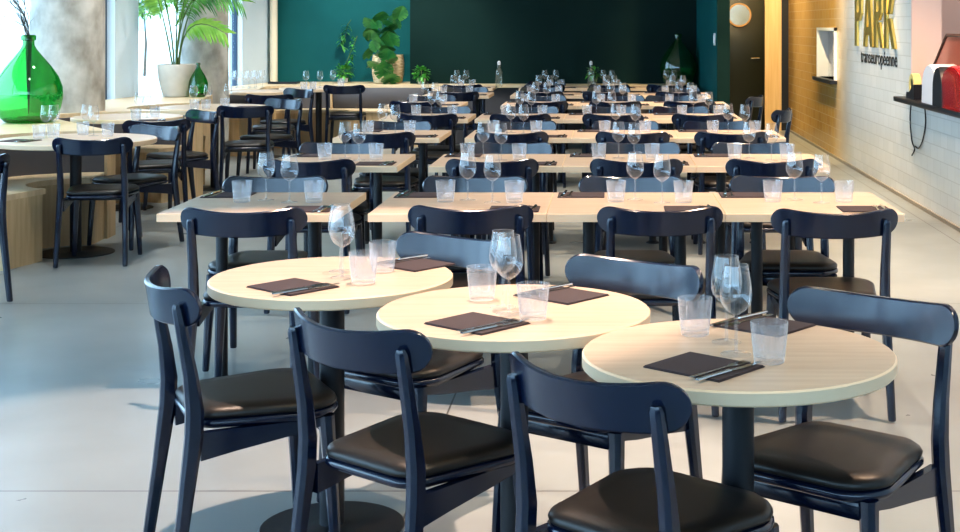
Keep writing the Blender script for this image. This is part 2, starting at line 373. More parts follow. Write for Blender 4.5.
# fronts closing the gaps under the ledge between the niches
gapn = 0
for k in range(1,5):
    p = arc(R[k], ARC[k][3], ARC[k][0], ARC[k][1])[-1]; q = arc(R[k+1], ARC[k+1][3], ARC[k+1][0], ARC[k+1][1])[0]
    dx, dy = q[0]-p[0], q[1]-p[1]; L = sqrt(dx*dx+dy*dy); nx, ny = -dy/L*.02, dx/L*.02
    gapn += 1
    struct('trim_ledge_front_%s' % 'abcd'[gapn-1], MB().prism([p,q,(q[0]+nx,q[1]+ny),(p[0]+nx,p[1]+ny)], 0, .70), M['bench'], smooth=False)
struct('trim_ledge_back', MB().box(-2.2,LED_END,17.26,17.29,0,.70), M['cushion'], smooth=False)

# ------------------------------------------------------------------ chair
def seat_outline(inset, n=6):
    pts = []
    cs = [((.214-inset), .184-inset, .095), (-(.214-inset), .184-inset, .095), (-(.176-inset), -.205+inset, .075), ((.176-inset), -.205+inset, .075)]
    cen = []
    for k,(x,y,r) in enumerate(cs):
        r = max(r-inset*.6, .02); sx = 1 if x>0 else -1; sy = 1 if y>0 else -1
        cx_, cy_ = x-sx*r, y-sy*r
        st = {0:0,1:90,2:180,3:270}[k]
        for i in range(n+1):
            a = radians(st + 90*i/n)
            pts.append((cx_+r*cos(a), cy_+r*sin(a) + (.012*(1-((cx_+r*cos(a))/.22)**2) if sy>0 else 0)))
    return pts
def seat_mesh():
    mb = MB()
    rings = [[(x,y,z+ (.004*(abs(y)/.2) if z>.455 else 0)) for x,y in seat_outline(i)] for i,z in ((.014,.432),(.004,.436),(.002,.444),(.006,.452),(.018,.458),(.06,.461),(.12,.462))]
    return mb.loops(rings).mesh('seat', M['leather'], 60)
def pan_mesh():
    return MB().loops([[(x,y,z) for x,y in seat_outline(i)] for i,z in ((.022,.404),(.006,.410),(.0,.418),(.0,.426),(.006,.432))]).mesh('seat_pan', M['navy'], 50)
def rear_leg(s):
    return MB().post([(s*.203,-.262,.008,.024,.028),(s*.203,-.261,.014,.027,.031),(s*.197,-.232,.22,.031,.037),(s*.191,-.208,.40,.035,.047),(s*.189,-.206,.47,.035,.046),(s*.188,-.216,.56,.033,.038),(s*.188,-.238,.68,.031,.031),(s*.188,-.249,.735,.029,.026),(s*.188,-.251,.747,.020,.018)]).mesh('leg', M['navy'])
def front_leg(s):
    return MB().post([(s*.202,.168,.008,.022,.022),(s*.202,.168,.014,.026,.026),(s*.194,.158,.2,.033,.033),(s*.182,.144,.412,.042,.042)]).mesh('leg', M['navy'])
def rail(s):
    mb = MB(); a = s*.179; b = s*.181; w = .011
    ys = [(.128,.385,.408),(.06,.372,.408),(-.10,.350,.408),(-.19,.335,.408)]
    rings = [[(s*.183-w,y,z0),(s*.183+w,y,z0),(s*.183+w,y,z1),(s*.183-w,y,z1)] for y,z0,z1 in ys]
    return mb.loops(rings).mesh('seat_rail', M['navy'], 30)
def cross_rail():
    return MB().box(-.17,.17,  .132,.152,.362,.408,.003).mesh('front_rail', M['navy'])
def back_mesh():
    mb = MB(); N = 32; hw = .235; rings = []
    for i in range(N+1):
        # denser near the ends
        t = i/N*2-1; u = sin(t*pi/2)
        x = hw*u
        yc = -.198 - .085*(1-u*u)
        e = (abs(u)-.78)/.22
        k = sqrt(max(1-e*e, .0)) if e > 0 else 1
        k = max(k, .12)
        zc = .729 + .016*u*u
        hh = (.047 + .006*u*u)*k
        # normal in plan
        dy = .085*2*u/hw; L = sqrt(1+dy*dy); nx, ny = -dy/L, 1/L      # points to the sitter
        th = .009*(.6+.4*k)
        prof = [(-.55,-1),(.55,-1),(1,-.92),(1.0,.92),(.55,1),(-.55,1),(-1,.92),(-1,-.92)]
        ring = []
        for a,b in prof:
            z = zc + hh*b; tl = -(z-.735)*.16
            ring.append((x+nx*th*a, yc+ny*th*a+tl, z))
        rings.append(ring)
    return mb.loops(rings).mesh('backrest', M['navy'], 28)
CH = [('seat',seat_mesh()),('seat_pan',pan_mesh()),('leg',rear_leg(-1)),('leg',rear_leg(1)),('leg',front_leg(-1)),('leg',front_leg(1)),
      ('seat_rail',rail(-1)),('seat_rail',rail(1)),('front_rail',cross_rail()),('backrest',back_mesh())]
def assemble(root, parts):
    for nme, me in parts: put(nme, me, root)
    return root
def chair(x, y, fx, fy, label, group=None):
    return assemble(thing('dining_chair', label, 'chair', (x,y,0), heading(fx,fy), group), CH)

# ------------------------------------------------------------------ tables
def disc_top(r, th=.032, n=64):
    return MB().lathe([(r-.004,TOP-th),(r,TOP-th+.004),(r,TOP-.004),(r-.004,TOP)], n, cap0=True, m=1).add([(( r-.004)*cos(2*pi*i/n),(r-.004)*sin(2*pi*i/n),TOP) for i in range(n)],[tuple(range(n))],0).mesh('tabletop', [M['oak'],M['edge']], 30)
BASE = lambda r: MB().lathe([(r,0),(r,.004),(r-.003,.006),(.06,.0065),(.05,.012)], 48, cap0=True, cap1=True).mesh('base', M['black'], 30)
POLE = MB().lathe([(.036,.012),(.036,.70)], 24, cap0=True, cap1=True).mesh('column', M['black'])
COLLAR = MB().box(-.11,.11,-.11,.11,.692,.703,.003).mesh('mounting_plate', M['black'])
RD = [('tabletop',disc_top(.352)),('column',POLE),('base',BASE(.21)),('mounting_plate',COLLAR)]
sq = MB()
sw, sd, c = .3475, .35, .004
sq.loops([[(-sw,-sd,z),(sw,-sd,z),(sw,sd,z),(-sw,sd,z)] for z in (TOP-.032,TOP-.002)], True, False, 1)
sq.loops([[(-a,-b,z),(a,-b,z),(a,b,z),(-a,b,z)] for a,b,z in ((sw,sd,TOP-.002),(sw-.002,sd-.002,TOP))], False, False, 1)
sq.add([(-sw+.002,-sd+.002,TOP),(sw-.002,-sd+.002,TOP),(sw-.002,sd-.002,TOP),(-sw+.002,sd-.002,TOP)],[(0,1,2,3)],0)
SQ = [('tabletop', sq.mesh('tabletop',[M['oak'],M['edge']],20))]
for s in (-1,1):
    SQ.append(('leg', MB().lathe([(.045,0),(.045,.006),(.03,.012),(.024,.02),(.024,.70)],20,(s*.19,0,0),True,True).mesh('leg',M['black'],30)))
    SQ.append(('mounting_plate', MB().box(s*.19-.06,s*.19+.06,-.12,.12,.694,.703,.002).mesh('mounting_plate',M['black'])))
BIG = {}
for k,r in RT.items(): BIG[k] = [('tabletop',disc_top(r)),('column',POLE),('base',BASE(.24 if k==1 else .2)),('mounting_plate',COLLAR)]

# ------------------------------------------------------------------ table ware
wb = MB().lathe([(.0035,.088),(.008,.0905),(.021,.099),(.031,.111),(.0355,.125),(.036,.136),(.0340,.158),(.0300,.182),(.0272,.200)], 28).mesh('bowl', M['glass'], 60)
wr = MB().loops([[((.0272+.0009*cos(b))*cos(2*pi*i/28),(.0272+.0009*cos(b))*sin(2*pi*i/28),.200+.0009*sin(b)) for i in range(28)] for b in [j*pi/2 for j in range(5)]],False,False).mesh('rim', M['foot'], 60)
ws = MB().lathe([(.0045,.003),(.0036,.012),(.0032,.045),(.0036,.088)], 10).mesh('stem', M['foot'], 60)
wf = MB().lathe([(.034,0),(.0345,.0015),(.020,.003),(.0045,.007)], 28).mesh('foot', M['foot'], 60)
WINE = [('bowl',wb),('rim',wr),('stem',ws),('foot',wf)]
wo = MB().lathe([(.034,0),(.0345,.0015),(.020,.003),(.0045,.007)], 20, m=1)
wo.lathe([(.0045,.007),(.0034,.045),(.0036,.088),(.008,.0905),(.021,.099),(.031,.111),(.0355,.125),(.036,.136),(.034,.158),(.030,.182),(.0272,.200)], 20)
wone = wo.mesh('wine_glass', [M['glass'],M['foot']], 60)
tb = MB(); n = 40; prof = [(.030,0),(.033,.002),(.0345,.018),(.0375,.045),(.0405,.075),(.0415,.088)]
rings = []
for r,z in prof + [(.0395,.088),(.036,.045),(.0325,.014),(.0,.012)]:
    rings.append([((r*(1+(.012 if (i%2 and .003<z<.07) else 0)))*cos(2*pi*i/n),(r*(1+(.012 if (i%2 and .003<z<.07) else 0)))*sin(2*pi*i/n),z) for i in range(n)])
TUMB = tb.loops(rings, True, False).mesh('tumbler', M['tumbler'], 60)
NAPK = MB().box(-.10,.10,-.085,.085,0,.0022,.0006).box(-.098,.098,-.083,.082,.0022,.0045,.0006).mesh('napkin', M['napkin'])
def cut_fork():
    mb = MB(); th = .0018
    out = [(-.0055,-.095),(.0055,-.095),(.0045,-.06),(.003,.0),(.003,.03),(.0095,.045),(.0115,.055)]
    o2 = [(-x,y) for x,y in out[::-1]]
    hd = out[1:] + [(-x,y) for x,y in out[1:][::-1]]
    mb.prism([(x,y) for x,y in hd], .0, th)
    for k in range(4):
        x = -.0092 + k*.0061
        mb.prism([(x-.0013,.0545),(x+.0013,.0545),(x+.0009,.095),(x-.0009,.095)], 0, th)
    return mb.mesh('fork', M['steel'], smooth=False)
def cut_knife():
    mb = MB()
    mb.loops([[(-.0055+i,-.11+i*.5,z),(.0055-i,-.11+i*.5,z),(.0045-i,.0,z),(-.0045+i,.0,z)] for i,z in ((.001,0),(0,.002),(.0012,.005))])
    mb.prism([(-.0045,0),(.0045,0),(.0095,.03),(.009,.07),(.002,.11),(-.0045,.11)], .001, .0028)
    return mb.mesh('knife', M['steel'], smooth=False)
FORK, KNIFE = cut_fork(), cut_knife()

def wine(x, y, label, group, detail=False, z=TOP+.0006, rz=0):
    if detail: return assemble(thing('wine_glass', label, 'glass', (x,y,z), rz, group), WINE)
    return tag(put('wine_glass', wone, None, (x,y,z)), label, 'glass', group)
def tumbler(x, y, label, group, z=TOP+.0006):
    return tag(put('tumbler', TUMB, None, (x,y,z), (0,0,random.random())), label, 'glass', group)
def napkin_set(x, y, fx, fy, where, group, cut=True, side=1):
    """napkin in front of a diner who looks along (fx,fy), cutlery along its outer edge"""
    rz = heading(fx,fy); rx, ry = fy, -fx
    tag(put('napkin', NAPK, None, (x,y,TOP+.0003), (0,0,rz)), 'folded charcoal napkin ' + where, 'napkin', group[0])
    if cut:
        for nm, me, off in (('fork',FORK,.048),('knife',KNIFE,.075)):
            tag(put(nm, me, None, (x+rx*off*side-fx*.01, y+ry*off*side-fy*.01, TOP+.0053), (0,0,rz-.06*side)), 'steel %s on the napkin %s' % (nm, where), nm, group[1])

# ------------------------------------------------------------------ the three small round tables in front
T = {'left':(-.811,4.10), 'middle':(-.245,3.62), 'right':(.291,3.155)}
for k,(x,y) in T.items():
    assemble(thing('round_table', 'small round pale wood table on black pedestal, %s of the front three' % {'left':'left','middle':'middle','right':'right'}[k], 'table', (x,y,0), 0, 'small round tables at the front'), RD)
g = 'chairs at the small round tables'
chair(-.98,3.90,.89,.456, 'navy chair at the near left of the left round table, seen from its side', g)
chair(-.452,3.43,.628,.777, 'navy chair with back to us at near side of middle round table', g)
chair(.105,2.97,.64,.768, 'navy chair with back to us at near side of right round table', g)
chair(.525,3.345,-.62,-.785, 'navy chair facing us on the far right of the right round table', g)
chair(-.05,3.865,-.565,-.825, 'navy chair facing us behind the middle round table', g)
chair(-.622,4.32,-.565,-.825, 'navy chair facing us behind the left round table', g)
gw = 'wine glasses on the small round tables'; gt = 'tumblers on the small round tables'; gn = ('napkins on the small round tables','cutlery on the small round tables')
def rt(name, wines, tumbs, nap_near, nap_far):
    for (p, w) in zip(wines, ('front','rear')): wine(*p, '%s wine glass of the pair on the %s small round table' % (w,name), gw, True)
    for (p, w) in zip(tumbs, ('right-hand','left-hand')): tumbler(*p, '%s ribbed tumbler on the %s small round table' % (w,name), gt)
    f = (.64,.768)
    napkin_set(*nap_near, *f, 'at the near place of the %s small round table' % name, gn)
    napkin_set(*nap_far, -f[0], -f[1], 'at the far place of the %s small round table' % name, gn)
rt('right', [(.283,3.12),(.272,3.24)], [(.349,3.05),(.204,3.32)], (.204,3.005), (.375,3.42))
rt('middle', [(-.254,3.555),(-.275,3.635)], [(-.19,3.50),(-.34,3.75)], (-.324,3.44), (-.13,3.80))
rt('left', [(-.775,4.07),(-.80,4.17)], [(-.70,3.99),(-.675,4.18)], (-.885,3.92), (-.60,4.29))

# ------------------------------------------------------------------ square tables in rows
FZ = [5.45,7.28,9.10,10.92,12.74,14.56,16.25]
RO = [0,0,0,-.11,-.05,-.09,-.11]
LC = [-1.414,-1.45,-1.45,-1.45,-1.70,-1.60,-1.70]
RN = ['front-row','second-row','third-row','fourth-row','fifth-row','sixth-row','back-row']
CN = ['leftmost column','second column','third column','rightmost column']
NEAR = {(0,0):(-1.37,5.46),(0,1):(-.535,5.53),(0,2):(.187,5.49),(0,3):(.837,5.43),(1,0):(-1.53,7.36),(1,1):(-.607,7.36),(1,2):(.147,7.36),(1,3):(.83,7.36),
        (2,0):(-1.475,9.18),(2,1):(-.63,9.18),(2,2):(.16,9.18),(2,3):(.78,9.18),(3,0):(-1.396,11.0),(3,1):(-.68,11.0),(3,2):(.04,11.0),(3,3):(.73,11.0)}
FAR = {(4,3):(.60,13.36),(3,3):(.60,11.54),(0,0):(-1.50,6.08),(0,1):(-.607,6.09),(0,2):(.10,6.09),(0,3):(.77,6.09),(1,0):(-1.56,7.91),(1,1):(-.57,7.91),(1,2):(.175,7.91),(1,3):(.84,7.91)}
def col_x(r,c): return LC[r] if c == 0 else -.940 + .697*(c-.5) + RO[r]
gch, gta = 'chairs at the square tables', 'square tables standing in rows'
gW, gT, gN = 'wine glasses on the square tables', 'tumblers on the square tables', ('napkins on the square tables','cutlery on the square tables')
for r in range(7):
    for c in range(4):
        x, y = col_x(r,c), FZ[r]+.35
        where = '%s square table, %s' % (RN[r], CN[c])
        short = '%s table, %s' % (RN[r], CN[c])
        assemble(thing('square_table', 'pale square wood table on two black legs, %s, %s' % (RN[r], CN[c]), 'table', (x,y,0), 0, gta), SQ)
        nx, ny = NEAR.get((r,c), (x+random.uniform(-.05,.05), FZ[r]+.08))
        a = random.uniform(-.05,.05)
        chair(nx, ny, a, 1, 'navy chair on the near side of the ' + where, gch)
        if r < 6 or c == 1:
            fx_, fy_ = FAR.get((r,c), (x+random.uniform(-.06,.06), FZ[r]+.62))
            a = random.uniform(-.06,.06)
            chair(fx_, fy_, a, -1, 'navy chair on the far side of the ' + where, gch)
        # settings
        j = lambda s=.015: random.uniform(-s,s)
        dx = [.04,.06,.06,.03][c] if r == 0 else j(.05)
        if r < 6:
            w = [(-.05+dx,.08),(.055+dx,-.02)]; tt = [(-.142+dx,.02),(.142+dx,.0)]
        else:
            w = [(-.06+dx,.06),(.05+dx,.05)]; tt = [(-.01+dx,-.02),(.12+dx,-.01)]
        det = r < 2
        for (p,nm) in zip(w,('left','right')): wine(x+p[0]+j(), y+p[1]+j(), '%s wine glass of the pair on the %s' % (nm,where), gW, det)
        for (p,nm) in zip(tt,('left','right')): tumbler(x+p[0]+j(.01), y+p[1]+j(), '%s ribbed tumbler on the %s' % (nm,where), gT)
        napkin_set(x+.215, y-.225, 0, 1, 'at near place of ' + short, gN)
        if r < 6: napkin_set(x-.225, y+.235, 0, -1, 'at far place of ' + short, gN)

# chairs at the right-hand ends of the rows, seen from the side
chair(1.20,13.58,-.93,.37, 'navy chair drawn up at the right end of the fifth-row tables', 'chairs at the row ends')
chair(1.20,11.47,-.93,.37, 'navy chair drawn up at the right end of the fourth-row tables', 'chairs at the row ends')

# ------------------------------------------------------------------ big round tables at the banquette with their chairs
BN = {1:'nearest large round table by the window bench',2:'second large round table by the window bench',3:'third large round table beside the clay pot',4:'fourth large round table past the far column',5:'farthest large round table below the green wall'}
BS = {1:'nearest bench-side round table',2:'second bench-side round table',3:'third bench-side round table',4:'fourth bench-side round table',5:'farthest bench-side round table'}
for k in R:
    assemble(thing('round_table', 'pale ' + BN[k], 'table', (*R[k],0), 0, 'large round tables by the bench'), BIG[k])
g = 'chairs at the large round tables'
chair(-3.50,7.40,-.8,.6, 'navy chair cut off at the left edge before the ' + BS[1], g)
chair(-3.165,8.72,-.12,1, 'navy chair with back to us at the ' + BS[1], g)
chair(-3.19,9.33,-.5,-.86, 'navy chair turned towards us behind the ' + BS[1], g)
chair(-3.36,10.30,-.45,.9, 'navy chair with back to us at the ' + BS[2], g)
chair(-3.40,11.02,-.7,-.7, 'navy chair turned towards us beside the ' + BS[2], g)
chair(-3.12,12.10,-.15,1, 'navy chair with back to us at the ' + BS[3], g)
chair(-3.13,12.80,-.55,-.85, 'navy chair turned towards us behind the ' + BS[3], g)
chair(-3.38,14.05,-.1,1, 'navy chair with back to us at the ' + BS[4], g)
chair(-3.46,14.86,-.6,-.8, 'navy chair turned towards us beside the ' + BS[4], g)
chair(-3.03,16.17,-.05,1, 'navy chair with back to us at the ' + BS[5], g)
gw, gt, gn = 'wine glasses on the large round tables', 'tumblers on the large round tables', ('napkins on the large round tables','cutlery on the large round tables')
def pxs(k, wines, tumbs):
    tab = BS[k]
    words = ['leftmost','second','third','rightmost'] if len(wines) > 3 else ['leftmost','middle','rightmost'] if len(wines) == 3 else ['left','right']
    for (px,py), wd in zip(wines, words): wine(*at(px,py), '%s wine glass on the %s' % (wd, tab), gw)
    words = ['leftmost','second','third','rightmost'] if len(tumbs) > 3 else ['leftmost','middle','rightmost'] if len(tumbs) == 3 else ['left','right']
    for (px,py), wd in zip(tumbs, words): tumbler(*at(px,py), '%s ribbed tumbler on the %s' % (wd, tab), gt)
pxs(1, [(46,135.5),(54,134.5),(86.5,134),(93.5,136)], [(39,138.5),(53.5,137.5),(83,135),(108,136.5)])
pxs(2, [(139,117),(147,118)], [(136,120),(155,117)])
pxs(3, [(193.5,108),(208,107),(228,106)], [(194.5,109.5),(206,109.5),(225,108)])
pxs(5, [(306,88),(320,88),(333,87)], [(304,90),(313,89.5),(341,86.5)])
napkin_set(*at(20,141), .3,1, 'on the ' + BS[1], gn, True, 1)
napkin_set(*at(152,120.5), -.3,1, 'on the ' + BS[2], gn, True, 1)
napkin_set(*at(248,107), 0,1, 'on the ' + BS[3], gn, False)
# glasses kept on the ledge beside the far column
gl = 'spare wine glasses on the ledge'
ord_ = ['first','second','third','fourth','fifth','sixth','seventh','eighth','ninth','tenth','eleventh','twelfth']
for rr,(yy,lab) in enumerate(((16.28,'front'),(16.52,'rear'))):
    for i in range(6):
        x = -4.475 + i*.0725 + rr*.02
        wine(x, yy + random.uniform(-.03,.03), '%s from the left of the %s line of spare wine glasses on the window ledge' % (ord_[i], lab), gl)

# ------------------------------------------------------------------ things on the ledge and the back tables
def demijohn(name, label, x, y, z, r, h, m, n=36):
    k = [(.62,.0),(.70,.012),(.80,.05),(.93,.16),(1.0,.28),(.985,.40),(.87,.52),(.66,.64),(.42,.75),(.25,.83),(.175,.88),(.165,.94)]
    t = thing(name, label, 'bottle', (x,y,z))
    put('body', MB().lathe([(a*r,b*h) for a,b in k], n, cap0=True).mesh('body', m, 60), t)
    put('lip', MB().lathe([(.165*r,.935*h),(.215*r,.94*h),(.22*r,.985*h),(.19*r,h),(.15*r,h),(.15*r,.94*h)], n).mesh('lip', m, 60), t)
    put('base_ring', MB().lathe([(.60*r,.001),(.72*r,.012),(.74*r,.03),(.68*r,.035),(.55*r,.02)], n).mesh('base_ring', m, 60), t)
    return t
djx, djy = (28.5-CX)*10.6/F, 10.6
demijohn('demijohn', 'big bright green glass demijohn holding dry twigs on the ledge', djx, djy, TOP, .247, .66, M['greenglass'])
demijohn('demijohn', 'small green glass demijohn beside the clay pot', -4.195, 14.30, TOP, .097, .35, M['greenglass'])
demijohn('demijohn', 'big dark green glass demijohn against the dark wall', (678-CX)*17.37/F, 17.37, TOP, .222, .63, M['darkgreenglass'])
# dry twigs
tw = thing('dry_twigs', 'bunch of bare dry twigs standing in the big green demijohn', 'plant', (djx,djy,TOP+.06))
random.seed(3)
for i in range(9):
    mb = MB(); ang = random.uniform(pi*.62, pi*1.35); sp_ = random.uniform(.05,.45)
    p = [Vector((0,0,.0))*1, Vector((random.uniform(-.02,.02),random.uniform(-.02,.02),.56))]
    for s_ in range(1,6):
        k = s_/5
        p.append(Vector((cos(ang)*sp_*k*k + random.uniform(-.02,.02), sin(ang)*sp_*k*k*.6, .58 + k*random.uniform(.38,.5))))
    mb.tube(p, [.004,.004,.0035,.003,.0025,.002,.0012], 5)
    for q in range(9):
        b0 = p[random.randint(2,5)]; d = Vector((random.uniform(-.14,.07),random.uniform(-.06,.06),random.uniform(.02,.14)))
        mb.tube([b0, b0+d*.5+Vector((0,0,.01)), b0+d], [.0018,.0014,.0008], 4)
    put('twig', mb.mesh('twig', M['twig']), tw)

# leaf shapes
def leaflet(mb, base, d, length, width, up=Vector((0,0,1)), droop=.2, m=0):
    d = d.normalized(); side = d.cross(up)
    if side.length < .05: side = d.cross(Vector((1,0,0)))
    side.normalize(); nrm = side.cross(d)
    pts_c, pts_l, pts_r = [], [], []
    prof = [(0,.15),(.25,.8),(.5,1),(.75,.7),(1,.03)]
    for t_, w_ in prof:
        c_ = base + d*length*t_ + Vector((0,0,-droop*length*t_*t_))
        pts_l.append(c_ - side*width*.5*w_ + nrm*width*.1*w_); pts_r.append(c_ + side*width*.5*w_ + nrm*width*.1*w_); pts_c.append(c_)
    vs = pts_l + pts_c + pts_r; n_ = len(prof); fs = []
    for i in range(n_-1):
        fs.append((i,i+1,n_+i+1,n_+i)); fs.append((n_+i,n_+i+1,2*n_+i+1,2*n_+i))
    mb.add(vs, fs, m)
def bez(a,b,c,t): return a*(1-t)**2 + b*2*t*(1-t) + c*t*t
# potted palm
pt = thing('potted_palm', 'tall palm in a pale clay pot on the window ledge', 'plant', (-4.45,14.4,TOP))
put('pot', MB().lathe([(.115,0),(.13,.004),(.155,.08),(.178,.19),(.19,.325),(.186,.332),(.176,.325),(.165,.28)], 40, cap0=True).mesh('pot', M['pot'], 50), pt)
put('soil', MB().lathe([(.168,.28),(.0,.295)], 24).mesh('soil', M['soil']), pt)
random.seed(11)
def frond(stem_pts, lf, lw, mt, nl=34, start=.35, spread=1.0, droop=.35):
    st = MB().tube(stem_pts, [.010 - .008*i/(len(stem_pts)-1) for i in range(len(stem_pts))], 6)
    o = put('stem', st.mesh('stem', M['stem']), pt)
    mb = MB(); n_ = len(stem_pts)
    for i in range(nl):
        t_ = start + (1-start)*i/(nl-1); k = t_*(n_-1); i0 = min(int(k), n_-2); p = stem_pts[i0].lerp(stem_pts[i0+1], k-i0)
        d = (stem_pts[i0+1]-stem_pts[i0]).normalized(); sd_ = d.cross(Vector((0,0,1)))
        if sd_.length < .05: sd_ = Vector((1,0,0))
        sd_.normalize()
        for s_ in (-1,1):
            L = lf*(1-.6*abs((t_-start)/(1-start)-.45))*random.uniform(.85,1.1)
            leaflet(mb, p, d*.8 + sd_*s_*random.uniform(.2,.6)*spread + Vector((0,0,-.75 if s_>0 else .55)), L, lw*.62, up=Vector((0,1,0)), droop=droop)
    put('frond', mb.mesh('frond', mt, 60), o)
def fr(a, b, c, *r, **k):
    A,B,C_ = Vector(a),Vector(b),Vector(c); frond([bez(A,B,C_,i/10) for i in range(11)], *r, **k)
fr((.0,0,.28),(.02,0,1.35),(.68,-.10,.98), .26,.030, M['leaf'])
fr((.02,.02,.28),(.04,.0,.95),(.50,-.05,.66), .22,.034, M['leaflight'], start=.35)
fr((-.02,0,.28),(-.06,0,1.1),(-.30,-.05,1.35), .28,.028, M['leaf'])
fr((.0,-.02,.28),(.05,-.05,1.0),(.22,-.1,1.40), .28,.030, M['leaf'])
fr((-.01,.02,.28),(-.02,.05,1.2),(.05,.1,1.6), .28,.028, M['leaf'])
fr((.01,.0,.28),(.12,0,1.2),(.48,.05,1.22), .26,.028, M['leaf'])
fr((-.03,-.01,.28),(-.12,-.05,.9),(-.18,-.2,1.15), .18,.022, M['leaflight'], start=.55)

# monstera in a basket
mo = thing('potted_monstera', 'large monstera in a woven basket on the corner ledge', 'plant', (-2.80,17.74,TOP))
put('basket', MB().lathe([(.16,0),(.18,.01),(.20,.12),(.205,.25),(.19,.36),(.178,.36),(.18,.3)], 36, cap0=True).mesh('basket', M['basket'], 50), mo)
put('soil', MB().lathe([(.183,.30),(0,.31)], 20).mesh('soil', M['soil']), mo)
def monstera_leaf(size):
    """heart-shaped leaf with a few deep slits on each side"""
    mb = MB(); n_ = 5
    def rim(a, s_):
        w_ = size*.62*sin(pi*min(a*.92+.10,1))**.75; back = -.22*size*(1-a)**3
        return Vector((s_*w_, size*(a*1.15) + back, -.35*w_*w_/size - .12*size*a*a))
    for s_ in (-1,1):
        for i in range(n_):
            a0 = i/n_; a1 = (i+.82)/n_; am = (i+.45)/n_
            c0 = Vector((0, size*1.1*a0, -.12*size*a0*a0)); c1 = Vector((0, size*1.1*(i+1)/n_, -.12*size*((i+1)/n_)**2))
            cut = (c1 + (rim((i+1)/n_, s_)-c1)*.42)
            mb.add([c0,c1,cut,rim(a1,s_),rim(am,s_),rim(a0,s_)],[(0,1,2,3,4,5)])
    return mb.mesh('leaf', M['monstera'], 60)
ML = [monstera_leaf(s_) for s_ in (.17,.13,.20)]
random.seed(5)
spots = [(-.20,-.05,.56,0),(-.27,-.02,.32,1),(-.23,.0,.20,1),(-.18,.05,.70,0),(-.20,-.10,.56,0),(-.05,-.12,.46,0),(.0,-.14,.58,0),(.06,-.10,.74,1),(.10,.06,.52,0),(.10,.10,.72,0),(-.12,.0,.70,1),
         (-.02,-.26,.10,2),(.08,-.26,.26,1),(-.12,-.10,.42,1),(.10,-.24,.10,0),(-.06,-.2,.34,1),(.06,-.2,.42,0),(-.22,.0,.62,1),(.06,-.28,.02,2),(-.05,-.27,.22,0),(.12,-.2,.32,0),(.02,-.24,.30,0),(.12,-.1,.62,0),(.13,-.05,.82,0),(.10,-.15,.48,2),(-.1,-.1,.80,0),(.0,-.1,.66,2)]
for (x_,y_,z_,k) in spots:
    st = MB().tube([bez(Vector((x_*.1,y_*.1,.30)),Vector((x_*.5,y_*.5,max(z_,.45)+.1)),Vector((x_,y_,z_)),i/6) for i in range(7)], .005, 5)
    so = put('stem', st.mesh('stem', M['stem']), mo)
    put('leaf', ML[k], so, (x_,y_,z_), (radians(random.uniform(25,65)), random.uniform(-.4,.4), random.uniform(-.9,.9)+pi))
# climbing sprig rising beside the corner plant
def herb(name, label, x, y, z, potm, r, h, fr_, nleaf, sprig=0):
    t = thing(name, label, 'plant', (x,y,z))
    put('pot', MB().lathe([(r*.75,0),(r*.8,.003),(r,h*.95),(r,h),(r*.9,h),(r*.88,h*.8)], 24, cap0=True).mesh('pot', potm, 50), t)
    mb = MB()
    for i in range(nleaf):
        v = Vector((random.gauss(0,1),random.gauss(0,1),random.gauss(0,1))).normalized()
        p = Vector((0,0,h+fr_*.75)) + Vector((v.x*fr_,v.y*fr_,v.z*fr_*.8))*random.uniform(.35,.95)
        leaflet(mb, p, v+Vector((0,0,.3)), random.uniform(.045,.07), random.uniform(.03,.04), droop=.4)
    if sprig:
        for i in range(40):
            t_ = i/39; p = Vector((.04*sin(t_*5)+sprig*.17*t_, 0, h+fr_+.42*t_))
            v = Vector((random.gauss(0,1),random.gauss(0,.6),random.uniform(-.3,.6)))
            leaflet(mb, p, v, .06*(1.2-t_*.6), .035, droop=.4)
    put('foliage', mb.mesh('foliage', M['herb'], 60), t)
    put('stalk', MB().tube([(0,0,h*.6),(0,0,h+fr_)] + ([(sprig*.08,0,h+fr_+.2),(sprig*.17,0,h+fr_+.42)] if sprig else []), .006, 6).mesh('stalk', M['stem']), t)
herb('potted_herb', 'small bushy potted plant with one tall sprig, left of the basket', (344-CX)*17.85/F, 17.85, TOP, M['whitepl'], .055, .06, .115, 150, 1)
herb('potted_herb', 'small leafy plant in a grey pot, right of the basket', (421.5-CX)*17.42/F, 17.42, TOP, M['pot'], .055, .07, .10, 130)
# hanging trailing leaves at the wall
tv = thing('trailing_vine', 'trailing vine strand hanging against the teal wall', 'plant', ((346-CX)*18.1/F,18.1,1.20))
mb = MB()
for i in range(26):
    t_ = i/25; leaflet(mb, Vector((-.05*t_+.03*sin(7*t_), -.02, .28-.30*t_)), Vector((random.gauss(0,1),-.3,random.uniform(-.8,.2))), .07, .045, droop=.5)
put('foliage', mb.mesh('foliage', M['monstera'], 60), tv)
put('stalk', MB().tube([(.05,.09,.34),(.02,-.01,.27),(0,-.02,.15),(-.05,-.02,-.02)], .004, 5).mesh('stalk', M['stem']), tv)

